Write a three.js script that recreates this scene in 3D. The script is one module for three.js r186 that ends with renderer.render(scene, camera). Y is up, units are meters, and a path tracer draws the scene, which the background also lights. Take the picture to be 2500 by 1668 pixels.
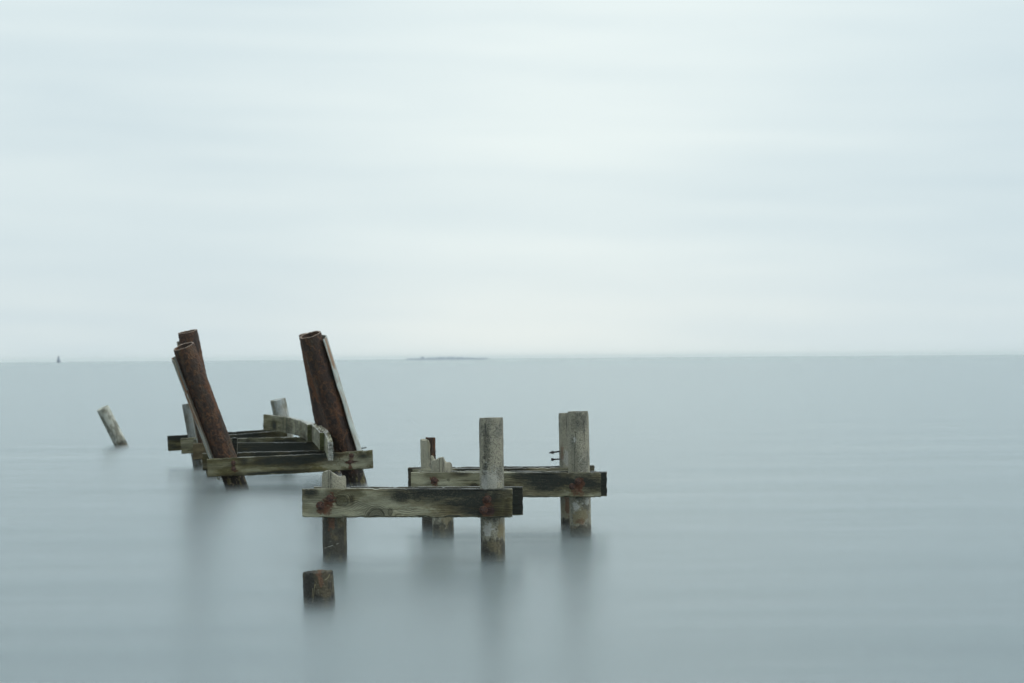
import * as THREE from 'three';
import { mergeGeometries, toCreasedNormals } from 'three/addons/utils/BufferGeometryUtils.js';

// ---------------------------------------------------------------- camera, sky, sun, exposure
const scene = new THREE.Scene();
const FOCAL = 5900;                                   // focal length in pixels of a 2500 x 1668 frame (about 85 mm)
const camera = new THREE.PerspectiveCamera(2 * Math.atan(834 / FOCAL) * 180 / Math.PI, 1.5, 0.5, 40000);
camera.position.set(0, 1.9, 0);
camera.rotation.order = 'YXZ';
camera.rotation.set(0.00695, 0, -0.0076);             // a touch upward; the horizon tips half a degree
camera.focus = 23.2;
camera.userData.fStop = 3.6;
camera.updateMatrixWorld(true);

// --- seeded noise
function rng(seed) { let a = seed >>> 0; return () => { a = (a + 0x6D2B79F5) | 0; let t = Math.imul(a ^ (a >>> 15), 1 | a); t = (t + Math.imul(t ^ (t >>> 7), 61 | t)) ^ t; return ((t ^ (t >>> 14)) >>> 0) / 4294967296; }; }
function h2(x, y, s) { let n = Math.imul(x, 374761393) ^ Math.imul(y, 668265263) ^ Math.imul(s, 1274126177); n = Math.imul(n ^ (n >>> 13), 1274126177); return ((n ^ (n >>> 16)) >>> 0) / 4294967296; }
function vn(x, y, s = 0) {
  const xi = Math.floor(x), yi = Math.floor(y); let u = x - xi, v = y - yi;
  u = u * u * u * (u * (u * 6 - 15) + 10); v = v * v * v * (v * (v * 6 - 15) + 10);
  const a = h2(xi, yi, s), b = h2(xi + 1, yi, s), c = h2(xi, yi + 1, s), d = h2(xi + 1, yi + 1, s);
  return a + (b - a) * u + (c - a) * v + (a - b - c + d) * u * v;
}
function fbm(x, y, s = 0, o = 4) { let a = 0, w = 0.5, n = 0; for (let i = 0; i < o; i++) { a += w * vn(x, y, s + i * 17); n += w; x = x * 2.03 + 5.1; y = y * 2.01 + 3.7; w *= 0.5; } return a / n; }
const clamp = (x, a = 0, b = 1) => Math.min(b, Math.max(a, x));
const sst = (a, b, x) => { const t = clamp((x - a) / (b - a)); return t * t * (3 - 2 * t); };
const mix = (a, b, t) => a + (b - a) * t;
const mix3 = (a, b, t) => [mix(a[0], b[0], t), mix(a[1], b[1], t), mix(a[2], b[2], t)];

// --- an even overcast: long soft streaks of cloud, thinner and thicker all the way round
{
  const W = 2048, H = 1024, data = new Float32Array(W * H * 4);
  for (let j = 0; j < H; j++) {
    const el = ((j + 0.5) / H - 0.5) * Math.PI, e = el * 180 / Math.PI, up = Math.max(0, Math.sin(el));
    for (let i = 0; i < W; i++) {
      const az = (i + 0.5) / W * 360 - 90;                      // 0 straight ahead of the camera
      const a = ((az + 180) % 360 + 360) % 360 - 180;
      // the noise is laid round a circle so that it closes behind the camera
      const cx = Math.cos(a * Math.PI / 180), cz = Math.sin(a * Math.PI / 180);
      const swell = 0.5 - 0.5 * Math.cos((a - 2) * Math.PI / 180 * 15 + 1.1 * (fbm(cz * 4 + 9, cx * 4 + e * 0.08, 5, 2) - 0.5));
      const broad = swell * mix(0.35, 1.1, fbm(cz * 5 + 2, cx * 3 + e * 0.12, 3, 3));
      const bank = fbm(cz * 5.5 + 30 + e * 0.03, e * 0.75 + cx * 3 + cz * 2.6, 9, 4);
      const wisp = fbm(cz * 9 + 3 + cx * 2, e * 3.0 + cz * 5.5, 21, 4);
      let thick = 0.20 * sst(0.30, 0.78, bank) + 0.82 * broad + 0.40 * (wisp - 0.45);
      thick = clamp(thick, -0.15, 1.2);
      const veil = Math.exp(-(1 - (Math.cos(el) * (cz * 0.783 + cx * -0.181) + Math.sin(el) * 0.602)) * 3.2);   // the cloud is thinner round the hidden sun
      const L = 1.022 * (1 - 0.15 * thick) * (0.955 + 0.045 * sst(0.5, 9, e)) * (1 + 0.35 * sst(0.16, 1, up)) * (1 + 0.5 * veil);
      const warm = sst(3.2, 0.4, e) * (1 - 0.8 * thick);
      const c = [0.805 - 0.095 * thick + 0.02 * warm, 0.89 - 0.045 * thick - 0.004 * warm, 0.885 + 0.015 * thick - 0.02 * warm];
      const k = (j * W + i) * 4;
      data[k] = c[0] * L; data[k + 1] = c[1] * L; data[k + 2] = c[2] * L; data[k + 3] = 1;
    }
  }
  const sky = new THREE.DataTexture(data, W, H, THREE.RGBAFormat, THREE.FloatType);
  sky.mapping = THREE.EquirectangularReflectionMapping; sky.magFilter = sky.minFilter = THREE.LinearFilter; sky.needsUpdate = true;
  scene.background = sky; scene.environment = sky;
}
const sun = new THREE.DirectionalLight(new THREE.Color().setRGB(1, 0.95, 0.88), 0.9);
sun.position.set(52, 40, -20); sun.target.position.set(0, 0, -32); scene.add(sun, sun.target);
sun.castShadow = true; sun.shadow.radius = 60; sun.shadow.mapSize.set(2048, 2048);
Object.assign(sun.shadow.camera, { left: -30, right: 30, top: 30, bottom: -30, near: 1, far: 120 });

const renderer = new THREE.WebGLRenderer({ antialias: true });
renderer.toneMapping = THREE.LinearToneMapping;
renderer.toneMappingExposure = 1.0;
renderer.shadowMap.enabled = true;
renderer.setSize(1024, 683);

// ---------------------------------------------------------------- helpers
const V = (x, y, z) => new THREE.Vector3(x, y, z);
/** a point of the place: picture position (2500 x 1668) carried out to a depth in metres */
function at(px, py, depth) { return V((px - 1250) / FOCAL, -(py - 834) / FOCAL, -1).multiplyScalar(depth).applyQuaternion(camera.quaternion).add(camera.position); }
const taken = {};
function numbered(n) { taken[n] = (taken[n] ?? -1) + 1; return taken[n] ? `${n}_${String(taken[n]).padStart(3, '0')}` : n; }
function thing(name, label, category, pos, group) {
  const g = new THREE.Group(); g.name = numbered(name); g.position.copy(pos); g.userData = { label, category };
  if (group) g.userData.group = group;
  scene.add(g); return g;
}
function part(name, geo, mat, parent, label) {
  const m = new THREE.Mesh(geo, mat); m.name = name; m.castShadow = m.receiveShadow = true;
  if (label) m.userData.label = label;
  parent.add(m); return m;
}
/** place a mesh, given in world coordinates, under a parent whose world matrix holds only moves and turns */
function setWorld(o, pos, quat) {
  o.parent.updateWorldMatrix(true, false);
  const m = new THREE.Matrix4().compose(pos, quat ?? new THREE.Quaternion(), V(1, 1, 1)).premultiply(o.parent.matrixWorld.clone().invert());
  m.decompose(o.position, o.quaternion, o.scale);
}
function tex(W, H, fn, srgb) {                               // fn(u, v) -> linear [r, g, b, height]
  const col = new Uint8Array(W * H * 4), hgt = new Uint8Array(W * H * 4);
  const enc = (c) => 255 * (c <= 0.0031308 ? 12.92 * c : 1.055 * Math.pow(clamp(c), 1 / 2.4) - 0.055);
  for (let j = 0; j < H; j++) for (let i = 0; i < W; i++) {
    const r = fn((i + 0.5) / W, (j + 0.5) / H), k = (j * W + i) * 4;
    col[k] = enc(r[0]); col[k + 1] = enc(r[1]); col[k + 2] = enc(r[2]); col[k + 3] = 255;
    hgt[k] = hgt[k + 1] = hgt[k + 2] = 255 * clamp(r[3]); hgt[k + 3] = 255;
  }
  const mk = (d) => { const t = new THREE.DataTexture(d, W, H, THREE.RGBAFormat); t.wrapS = t.wrapT = THREE.RepeatWrapping; t.magFilter = t.minFilter = THREE.LinearFilter; t.needsUpdate = true; return t; };
  const a = mk(col), b = mk(hgt); a.colorSpace = THREE.SRGBColorSpace; return [a, b];
}
/** how far inside an uneven patch a point lies, 0 to 1 */
function patch(x, y, c, seed, rough = 1.1) {
  const d = Math.hypot((x - c[0]) / c[2], (y - c[1]) / c[3]);
  if (d > 2) return 0;
  return sst(0, 0.34, 1 - d + (0.6 * fbm((x - c[0]) / c[2] * 1.7 + seed, (y - c[1]) / c[3] * 1.7, 5, 5) + 0.4 * fbm(x * 40 + seed, y * 60, 6, 3) - 0.5) * rough * 1.5) * (c[4] ?? 1);
}

// ---------------------------------------------------------------- timber
const WOOD = { pale: [0.272, 0.270, 0.195], olive: [0.112, 0.099, 0.046], brown: [0.16, 0.125, 0.075], dark: [0.022, 0.025, 0.022], rust: [0.066, 0.029, 0.018], deep: [0.032, 0.019, 0.019] };  // olive is set darker to deepen the shade among the left-hand beams
const SIDE = 0.92;                                          // the share of a board's texture that wraps its long faces; the rest is end grain
function woodMaterial({ L, h, t, seed, W = 768, H = 256, knots = [], dark = [], olive = [], brown = [], pale = [], rust = [], deep = [], tone = 1, oliveAll = 0.25, darkAll = 0, drip = 0, lines = 62, end = [0.10, 0.095, 0.072] }) {
  const per = 2 * (h + t), rnd = rng(seed * 977 + 5), cracks = [];
  for (let k = 0; k < 9; k++) cracks.push([rnd() * L, rnd() * (h + t), 0.08 + 0.3 * rnd() * L * 0.5, 0.0012 + 0.0022 * rnd(), rnd() * 50]);
  const [map, bump] = tex(W, H, (u, v) => {
    if (u > SIDE) {                                          // sawn end: growth rings, checks, grime
      const x = (u - SIDE) / (1 - SIDE) * t, y = v * h, d = Math.hypot(x - t * 0.4, y + 0.05) + 0.006 * fbm(x * 20, y * 20, seed);
      const ring = Math.abs(((d * 120) % 1) - 0.5) * 2, n = fbm(x * 60, y * 60, seed + 4, 4);
      const k = mix(0.6, 1.5, n) * mix(0.75, 1.1, ring) * (1 - 0.6 * sst(0.62, 0.7, fbm(x * 30, y * 90, seed + 8)));
      return [end[0] * k, end[1] * k, end[2] * k, 0.5 + 0.3 * ring * n];
    }
    const s = u / SIDE * L, p = v * per;
    let pp = p, ring = -1, rim = 0, arcs = 0, arcW = 0;
    for (const [ks, kp, rx, ry] of knots) {
      const dx = s - ks, dy = p - kp;
      if (Math.abs(dx) > 8 * rx || Math.abs(dy) > 5 * ry) continue;
      pp -= dy * 0.86 * Math.exp(-((dx / (3.1 * rx)) ** 2) - (dy / (2.6 * ry)) ** 2);
      const d = Math.hypot(dx / rx, dy / ry) + 0.25 * (fbm(s * 18, p * 18, seed + 61, 2) - 0.5);
      if (d < 1) { ring = d; }
      if (d >= 1 && d < 3.2) { const w = Math.exp(-(d - 1) * 1.5) * sst(-1.2, 0.6, dy / ry); arcs = arcs * (1 - w) + w * d * 3.4; arcW = Math.max(arcW, w); }
      rim = Math.max(rim, Math.exp(-(((d - 1) / 0.13) ** 2)));
    }
    const warp = 0.05 * (fbm(s * 1.15, p * 3.2, seed, 3) - 0.5) + 0.010 * (fbm(s * 6, p * 9, seed + 2, 3) - 0.5);
    const G = (pp + warp) * lines * mix(0.8, 1.25, fbm(s * 0.5, p * 7, seed + 12, 2));
    let late = Math.pow(Math.abs(((G % 1) + 1) % 1 - 0.5) * 2, 2.0) * mix(0.35, 1, sst(0.3, 0.6, fbm(s * 2.2, p * 11, seed + 7, 3)));
    if (arcW > 0.02) late = mix(late, Math.pow(Math.abs(((arcs / arcW) % 1) - 0.5) * 2, 1.6), 0.85 * sst(0.1, 0.5, arcW));
    if (ring >= 0) late = 0.35 * Math.pow(Math.abs((ring * 3.1) % 1 - 0.5) * 2, 2) + 0.25;
    const fibre = fbm(s * 26, p * 330, seed + 31, 3), blot = fbm(s * 3.1, p * 13, seed + 41, 4), grit = fbm(s * 120, p * 150, seed + 51, 2);
    let c = mix3(WOOD.pale, WOOD.olive, clamp(oliveAll + 1.5 * (blot - 0.47)));
    for (const q of olive) c = mix3(c, WOOD.olive, 0.85 * patch(s, p, q, seed + 100));
    for (const q of brown) c = mix3(c, WOOD.brown, 0.8 * patch(s, p, q, seed + 110));
    for (const q of pale) c = mix3(c, WOOD.pale, patch(s, p, q, seed + 120));
    let k = tone * mix(0.78, 1.22, fibre) * mix(0.88, 1.12, grit) * (1 - 0.74 * late);
    k *= mix(0.72, 1.18, sst(0.28, 0.72, fbm(s * 4.3, p * 17, seed + 45, 5)));
    if (ring >= 0) k *= 0.72;
    k *= 1 - 0.85 * rim * (knots.length ? 1 : 0) * mix(0.2, 1, vn(s * 40, p * 40, seed));
    c = c.map((x) => x * k);
    // dirt and algae with ragged edges, thicker along the edges of the board where it holds
    let m = darkAll * sst(0.42, 0.62, fbm(s * 2.6, p * 10, seed + 200, 5));
    let film = 0;                                            // how much of the growth there is here; the grain decides where it holds
    for (const q of dark) { const d = Math.hypot((s - q[0]) / q[2], (p - q[1]) / q[3]); if (d < 1.6) film = Math.max(film, (q[4] ?? 1) * (1.35 - 0.85 * d)); }
    if (film > 0) c = mix3(c, c.map((x, k) => x * [0.62, 0.56, 0.48][k]), sst(0.1, 0.7, film + 0.9 * (fbm(s * 5, p * 9, seed + 215, 4) - 0.5)));
    if (film > 0) m = Math.max(m, sst(0.06, 0.80, film * 0.80 + 0.80 * (fbm(s * 3.4, p * 12, seed + 210, 5) - 0.5) + 0.45 * (fbm(s * 22, p * 110, seed + 211, 3) - 0.5)) * Math.min(1, 0.3 + film));
    if (drip) m = Math.max(m, drip * sst(0.5, 0.74, fbm(s * 9, p * 1.6, seed + 240, 4) + 0.12 * (fbm(s * 50, p * 60, seed + 241, 2) - 0.5)));
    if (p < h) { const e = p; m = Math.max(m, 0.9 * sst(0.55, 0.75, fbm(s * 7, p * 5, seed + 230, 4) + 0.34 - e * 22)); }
    m *= 1 - 0.35 * late * (1 - m) - 0.22 * sst(0.55, 0.75, grit);
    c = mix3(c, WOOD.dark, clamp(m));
    for (const q of rust) c = mix3(c, WOOD.rust.map((x) => x * mix(0.5, 1.9, fbm(s * 50, p * 50, seed + 8, 3))), 0.85 * patch(s, p, q, seed + 300, 1.1));
    for (const q of deep) c = mix3(c, WOOD.deep.map((x) => x * mix(0.4, 1.6, fbm(s * 60, p * 60, seed + 9, 3))), 0.85 * patch(s, p, q, seed + 310, 0.9));
    let split = 0;
    for (const [cs, cp, cl, cw, o] of cracks) { const ds = Math.abs(s - cs) / cl; if (ds < 1 && Math.abs(p - cp) < 0.012) { const dp = Math.abs(p - cp - 0.012 * (fbm(s * 5 + o, o, seed + 70, 3) - 0.5)); split = Math.max(split, sst(1.2, 0.5, dp / (cw * (1 - ds * ds) + 0.0004))); } }
    c = c.map((x) => x * (1 - 0.75 * split));
    return [...c, -0.4 * split + 0.55 - 0.35 * late + 0.25 * (fibre - 0.5) + 0.12 * (grit - 0.5) - 0.25 * rim];
  });
  // rain and spray lie on the upward edge; the upright faces are dry and dull
  const RW = 128, RH = 128, rd = new Uint8Array(RW * RH * 4);
  for (let j = 0; j < RH; j++) for (let i = 0; i < RW; i++) { const k = (j * RW + i) * 4, p = (j + 0.5) / RH * per, wet = p > h - 0.004 && p < h + t + 0.004 && i / RW < SIDE; rd[k] = rd[k + 2] = 0; const w = wet ? 1 - 0.55 * sst(0.5, 0.72, fbm(i * 0.12, p * 30, seed + 90, 3)) : 0; rd[k + 1] = 255 * mix(0.85, 0.16, w); rd[k + 3] = 255 * mix(0.4, 1, w); }
  const rough = new THREE.DataTexture(rd, RW, RH, THREE.RGBAFormat); rough.wrapS = rough.wrapT = THREE.RepeatWrapping; rough.magFilter = rough.minFilter = THREE.LinearFilter; rough.needsUpdate = true;
  return new THREE.MeshPhysicalMaterial({ map, bumpMap: bump, bumpScale: 0.005, roughness: 1, roughnessMap: rough, specularIntensityMap: rough, side: THREE.DoubleSide });
}
/** a board swept through frames {p: lower front edge, u: up, n: out of the front face} (worn, not quite straight edges) */
function boardGeometry(frames, h, t, seed, wear = 0.004, endRag = 0.004) {
  const c = Math.min(0.010, t * 0.2), prof = [];
  const NF = 12, NT = 5;
  const add = (y, z) => prof.push([y, z]);
  for (let i = 0; i <= NF; i++) add(c + (h - 2 * c) * i / NF, 0);
  add(h - 0.29 * c, -0.29 * c);
  for (let i = 0; i <= NT; i++) add(h, -c - (t - 2 * c) * i / NT);
  add(h - 0.29 * c, -t + 0.29 * c);
  for (let i = 0; i <= NF; i++) add(h - c - (h - 2 * c) * i / NF, -t);
  add(0.29 * c, -t + 0.29 * c);
  for (let i = 0; i <= NT; i++) add(0, -t + c + (t - 2 * c) * i / NT);
  add(0.29 * c, -0.29 * c); add(c, 0);
  const M = prof.length, per = 2 * (h + t), pos = [], uv = [], idx = [];
  // distance round the board for v
  const vAt = prof.map(([y, z], i) => (i === M - 1 ? per : i < NF + 1 ? y : z > -c * 0.9 && y > h / 2 ? h : y > h - 0.6 * c && z > -t + c * 0.9 - 1e-6 ? h - z : z < -t + 0.9 * c && y > c * 0.5 ? h + t + (h - y) : 2 * h + t + (t + z)) / per);
  const N = frames.length - 1;
  frames.forEach((f, i) => {
    const s = i / N * 7.3;
    prof.forEach(([y, z], k) => {
      const corner = Math.max(0, 1 - Math.min(y, h - y) / 0.03) * 0.5 + Math.max(0, 1 - Math.min(-z, t + z) / 0.03) * 0.5;
      const kk = k === M - 1 ? 0 : k;
      const dy = (fbm(s * 2.1, kk * 0.55, seed, 3) - 0.5) * wear * 2 * (0.5 + corner) + (fbm(i / N * 3, 0.5, seed + 5, 2) - 0.5) * 0.006;
      const nick = (y > h * 0.5 ? 1 : 0.7) * corner * 0.009 * sst(0.60, 0.72, fbm(i / N * 46, y > h * 0.5 ? 1 : 7, seed + 21, 5));
      const dz = (fbm(s * 2.4, kk * 0.5, seed + 9, 3) - 0.5) * wear * 1.6;
      const ex = (i === 0 ? -1 : i === N ? 1 : 0) * endRag * (fbm(y * 30, z * 30, seed + 13, 3) - 0.5) * 2;
      const P = f.p.clone().addScaledVector(f.u, y + dy + (y > h * 0.5 ? -nick : nick)).addScaledVector(f.n, z + dz).addScaledVector(f.d, ex);
      pos.push(P.x, P.y, P.z); uv.push(i / N * SIDE * 0.998 + 0.001, vAt[k]);
      if (i < N && k < M - 1) { const a = i * M + k, b = a + M; idx.push(a, b, a + 1, b, b + 1, a + 1); }
    });
  });
  for (const e of [0, N]) {                                   // ends: a grid-free fan round the middle
    const f = frames[e], c0 = pos.length / 3, o = e * M;
    const C = f.p.clone().addScaledVector(f.u, h / 2).addScaledVector(f.n, -t / 2).addScaledVector(f.d, (e ? -1 : 1) * endRag * 0.6);
    pos.push(C.x, C.y, C.z); uv.push(SIDE + (1 - SIDE) * 0.5, 0.5);
    prof.forEach(([y, z], k) => { pos.push(pos[(o + k) * 3], pos[(o + k) * 3 + 1], pos[(o + k) * 3 + 2]); uv.push(SIDE + (1 - SIDE) * clamp(-z / t, 0.06, 0.94), clamp(y / h, 0.02, 0.98)); });
    for (let k = 0; k < M - 1; k++) e ? idx.push(c0, c0 + 1 + k, c0 + 2 + k) : idx.push(c0, c0 + 2 + k, c0 + 1 + k);
  }
  const g = new THREE.BufferGeometry();
  g.setAttribute('position', new THREE.Float32BufferAttribute(pos, 3)); g.setAttribute('uv', new THREE.Float32BufferAttribute(uv, 2)); g.setIndex(idx);
  g.computeVertexNormals(); return g;
}
/** a straight beam from the picture position of its upper left and upper right front corners */
function beam(parent, xl, yl, zl, xr, yr, zr, h, t, seed, wood, name = 'beam', label, opts = {}) {
  const A = at(xl, yl, zl), B = at(xr, yr, zr), d = B.clone().sub(A), L = d.length(); d.normalize();
  const n = d.clone().cross(V(0, 1, 0)).normalize(), u = n.clone().cross(d).normalize();
  const q = new THREE.Quaternion().setFromRotationMatrix(new THREE.Matrix4().makeBasis(d, u, n));
  const frames = [], N = opts.N ?? 170;
  for (let i = 0; i <= N; i++) { const s = i / N; frames.push({ p: V(s * L, (opts.sag ?? 0) * 4 * s * (s - 1), 0), u: V(0, 1, 0), n: V(0, 0, 1), d: V(1, 0, 0) }); }
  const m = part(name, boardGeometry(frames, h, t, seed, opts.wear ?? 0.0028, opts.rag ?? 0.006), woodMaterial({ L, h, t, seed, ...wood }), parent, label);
  setWorld(m, A.clone().addScaledVector(u, -h), q);
  m.userData.len = undefined; delete m.userData.len;
  return { mesh: m, L, h, t, n, scale: FOCAL / zl };
}
// ---------------------------------------------------------------- rusty bolts (washer, nut and rod end in one)
const rustTex = tex(256, 256, (u, v) => {
  const n = fbm(u * 22, v * 22, 71, 4), m = fbm(u * 6, v * 6, 72, 4), c = mix3([0.055, 0.033, 0.028], [0.14, 0.066, 0.042], sst(0.48, 0.75, m));
  const k = mix(0.5, 1.5, n); return [c[0] * k, c[1] * k, c[2] * k, n];
});
const rodMat = new THREE.MeshStandardMaterial({ color: new THREE.Color().setRGB(0.022, 0.018, 0.018), roughness: 0.8 });
const boltMat = new THREE.MeshStandardMaterial({ map: rustTex[0], bumpMap: rustTex[1], bumpScale: 0.004, roughness: 0.85, metalness: 0.1 });
function boltGeometry(k = 1) {
  const parts = [];
  const cyl = (r, len, z, seg) => { const g = new THREE.CylinderGeometry(r, r * 1.03, len, seg, 1); g.rotateX(Math.PI / 2); g.translate(0, 0, z + len / 2); parts.push(g.toNonIndexed()); };
  cyl(0.036 * k, 0.007, -0.001, 18); cyl(0.023 * k, 0.024, 0.006, 6); cyl(0.0115 * k, 0.03, 0.03, 10);
  return mergeGeometries(parts);
}
const BOLT = boltGeometry(0.95), BOLT_BIG = boltGeometry(1.1);
function bolt(b, s, p, big) { const m = part('bolt', big ? BOLT_BIG : BOLT, boltMat, b.mesh); m.position.set(s, p, 0.001); m.rotation.z = s * 7; return m; }

// ---------------------------------------------------------------- concrete pilings
function concreteMaterial({ r, H, wl, seed, W = 320, TH = 640, tone = 1, tide = 0.2, tideAmt = 0.9, weedTone = 1, speck = 1, darkP = [], white = [], rust = [], yellow = [], scratch = [], base = [0.245, 0.236, 0.180] }) {
  const per = 2 * Math.PI * r, rnd = rng(seed * 331 + 7), cracks = [];
  for (let k = 0; k < 6; k++) { const y1 = H - wl - (k < 3 ? 0 : 0.5 * rnd()); cracks.push([(rnd() - 0.5) * per * 0.7, y1 - 0.12 - 0.35 * rnd(), y1 + 0.01, 0.0022 + 0.002 * rnd()]); }
  const [map, bump] = tex(W, TH, (u, v) => {
    const x = (u - 0.5) * per, y = v * H - wl;              // metres round the piling from its front, metres above the water
    const xr = ((x / per) % 1) * 9;
    const big = fbm(xr + seed, y * 5, seed, 4), mid = fbm(x * 28, y * 20, seed + 1, 4), fine = fbm(x * 190, y * 190, seed + 2, 3), grain = vn(x * 420, y * 420, seed + 3);
    let c = mix3(base, [0.168, 0.168, 0.136], sst(0.42, 0.7, big)); c = mix3(c, [0.31, 0.29, 0.23], 0.5 * sst(0.55, 0.78, mid));
    let k = tone * mix(0.72, 1.25, fine) * mix(0.9, 1.1, grain), hgt = 0.6 + 0.25 * (fine - 0.5);
    for (const q of darkP) k *= 1 - 0.62 * patch(x, y, q, seed + 20, 1.6) * mix(0.45, 1, sst(0.35, 0.6, fine));
    const pit = speck * sst(0.58, 0.70, fbm(x * 190, y * 190, seed + 5, 2) + 0.10 * (big - 0.5)); k *= 1 - 0.5 * pit; hgt -= 0.35 * pit;
    c = c.map((a) => a * k);
    for (const q of white) c = mix3(c, [0.38, 0.385, 0.36].map((a) => a * mix(0.75, 1.15, fine)), 0.85 * patch(x, y, q, seed + 30, 1.4));
    for (const q of yellow) c = mix3(c, [0.165, 0.142, 0.082].map((a) => a * mix(0.7, 1.2, fine)), 0.9 * patch(x, y, q, seed + 40, 1.2));
    const edge = tide + 0.10 * (fbm(xr * 1.3, 1.5, seed + 50, 4) - 0.5) + 0.14 * (fbm(x * 22, y * 16, seed + 51, 4) - 0.5);
    const wet = tideAmt * sst(0.02, -0.035, y - edge);       // weed and mussel crust below a ragged tide line
    const crust = fbm(x * 75, y * 75, seed + 52, 3);
    const weed = mix3([0.022, 0.021, 0.017], [0.072, 0.060, 0.033], sst(0.5, 0.72, fbm(x * 14, y * 8, seed + 53, 4)));
    c = mix3(c, weed.map((a) => a * weedTone * mix(0.35, 1.8, crust)), wet); hgt = mix(hgt, crust, wet);
    const bar = wet * sst(0.84, 0.9, vn(x * 170, y * 170, seed + 54)) * sst(0.5, 0.65, fbm(x * 30, y * 30, seed + 55, 3)); c = mix3(c, [0.26, 0.25, 0.21], 0.7 * bar);
    for (const q of rust) c = mix3(c, [0.115, 0.052, 0.027].map((a) => a * mix(0.5, 1.4, mid)), 0.85 * patch(x, y, q, seed + 60, 1.3));
    for (const [cx0, cy0, cy1, cw] of cracks) if (y > cy0 && y < cy1) { const dd = Math.abs(x - cx0 - 0.03 * (fbm(y * 7, cx0 * 50, seed + 80, 4) - 0.5)), q = sst(1, 0.4, dd / (cw * sst(0, 0.25, (y - cy0) / (cy1 - cy0)))); c = c.map((a) => a * (1 - 0.75 * q)); hgt -= 0.5 * q; }
    for (const [x0, y0, x1, y1] of scratch) {
      const dx = x1 - x0, dy = y1 - y0, tt = clamp(((x - x0) * dx + (y - y0) * dy) / (dx * dx + dy * dy)), dd = Math.hypot(x - x0 - dx * tt, y - y0 - dy * tt);
      c = mix3(c, [0.42, 0.41, 0.36], 0.8 * sst(0.0032, 0.001, dd) * sst(0.3, 0.5, vn(tt * 9, 3, seed)));
    }
    return [...c, hgt];
  });
  return new THREE.MeshPhysicalMaterial({ map, bumpMap: bump, bumpScale: 0.006, roughness: 0.8, side: THREE.DoubleSide });
}
/** a round piling standing on local y = 0; top(x, z) gives the height of its (broken or sawn) top */
function pilingGeometry(r, H, top, seed, amp = 0.0025, seg = 72, rows = 60) {
  const pos = [], uv = [], idx = [], C = 9;
  for (let i = 0; i <= seg; i++) {
    const th = (i / seg - 0.5) * 2 * Math.PI, ii = i % seg;
    for (let j = 0; j <= rows; j++) {
      const sx = Math.sin(th), sz = Math.cos(th), yt = top(r * sx, r * sz), y = yt * (j / rows);
      const nx = Math.cos(ii / seg * 6.2832) * 3, nz = Math.sin(ii / seg * 6.2832) * 3;
      const R = r + amp * 2 * (fbm(nx * 2.2 + 9, nz * 2.2 + y * 9, seed, 4) - 0.5) + amp * 1.2 * (fbm(ii * 0.9 % 97, y * 60, seed + 2, 2) - 0.5) - (j === rows ? 0.004 : 0);
      pos.push(R * sx, y, R * sz); uv.push(i / seg, y / H);
    }
  }
  for (let i = 0; i < seg; i++) for (let j = 0; j < rows; j++) { const a = i * (rows + 1) + j, b = a + rows + 1; idx.push(a, b, a + 1, b, b + 1, a + 1); }
  const base = pos.length / 3;
  for (let k = 0; k <= C; k++) for (let i = 0; i <= seg; i++) {
    const th = (i / seg - 0.5) * 2 * Math.PI, rho = (r - 0.004) * (1 - k / C);
    const x = rho * Math.sin(th), z = rho * Math.cos(th);
    pos.push(x, k ? top(x, z) : pos[((i * (rows + 1)) + rows) * 3 + 1], z); uv.push(0.5 + x / (2 * Math.PI * r), (top(x, z) - 0.02 - 0.4 * (r - z)) / H);
    if (k < C && i < seg) { const a = base + k * (seg + 1) + i, b = a + seg + 1; idx.push(a, a + 1, b, b, a + 1, b + 1); }
  }
  const g = new THREE.BufferGeometry();
  g.setAttribute('position', new THREE.Float32BufferAttribute(pos, 3)); g.setAttribute('uv', new THREE.Float32BufferAttribute(uv, 2)); g.setIndex(idx);
  g.computeVertexNormals(); return g;
}
const Y = V(0, 1, 0);
/** stand a piling so that its axis goes from a point on the water to a point at its top */
function stand(mesh, foot, head, below) {
  const d = head.clone().sub(foot).normalize();
  setWorld(mesh, foot.clone().addScaledVector(d, -below / d.y), new THREE.Quaternion().setFromUnitVectors(Y, d));
}
function onWater(px, depth) { const p = at(px, 900, depth); p.y = 0; return p; }
const BELOW = 0.7;
function concretePiling(parent, { px, z, headPx, headPy, headZ, r, seed, top, look = {}, amp, label, name = 'piling' }) {
  const foot = onWater(px, z), head = at(headPx ?? px, headPy, headZ ?? z), len = foot.distanceTo(head) + BELOW, flat = head.y;
  const tf = top ? (x, zz) => len + top(x, zz) : (x, zz) => len + 0.007 * (fbm(x * 30 + 7, zz * 30 + seed, seed, 3) - 0.5) - 0.004 - 0.02 * sst(0.6, 0.72, fbm(x * 16 + 2, zz * 16 + seed * 3, seed + 4, 3)) * sst(r * 0.7, r, Math.hypot(x, zz));
  const m = part(name, pilingGeometry(r, len, tf, seed, amp), concreteMaterial({ r, H: len, wl: BELOW, seed, ...look }), parent, label);
  stand(m, foot, head, BELOW); m.userData.category = undefined; delete m.userData.category;
  return m;
}
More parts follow.
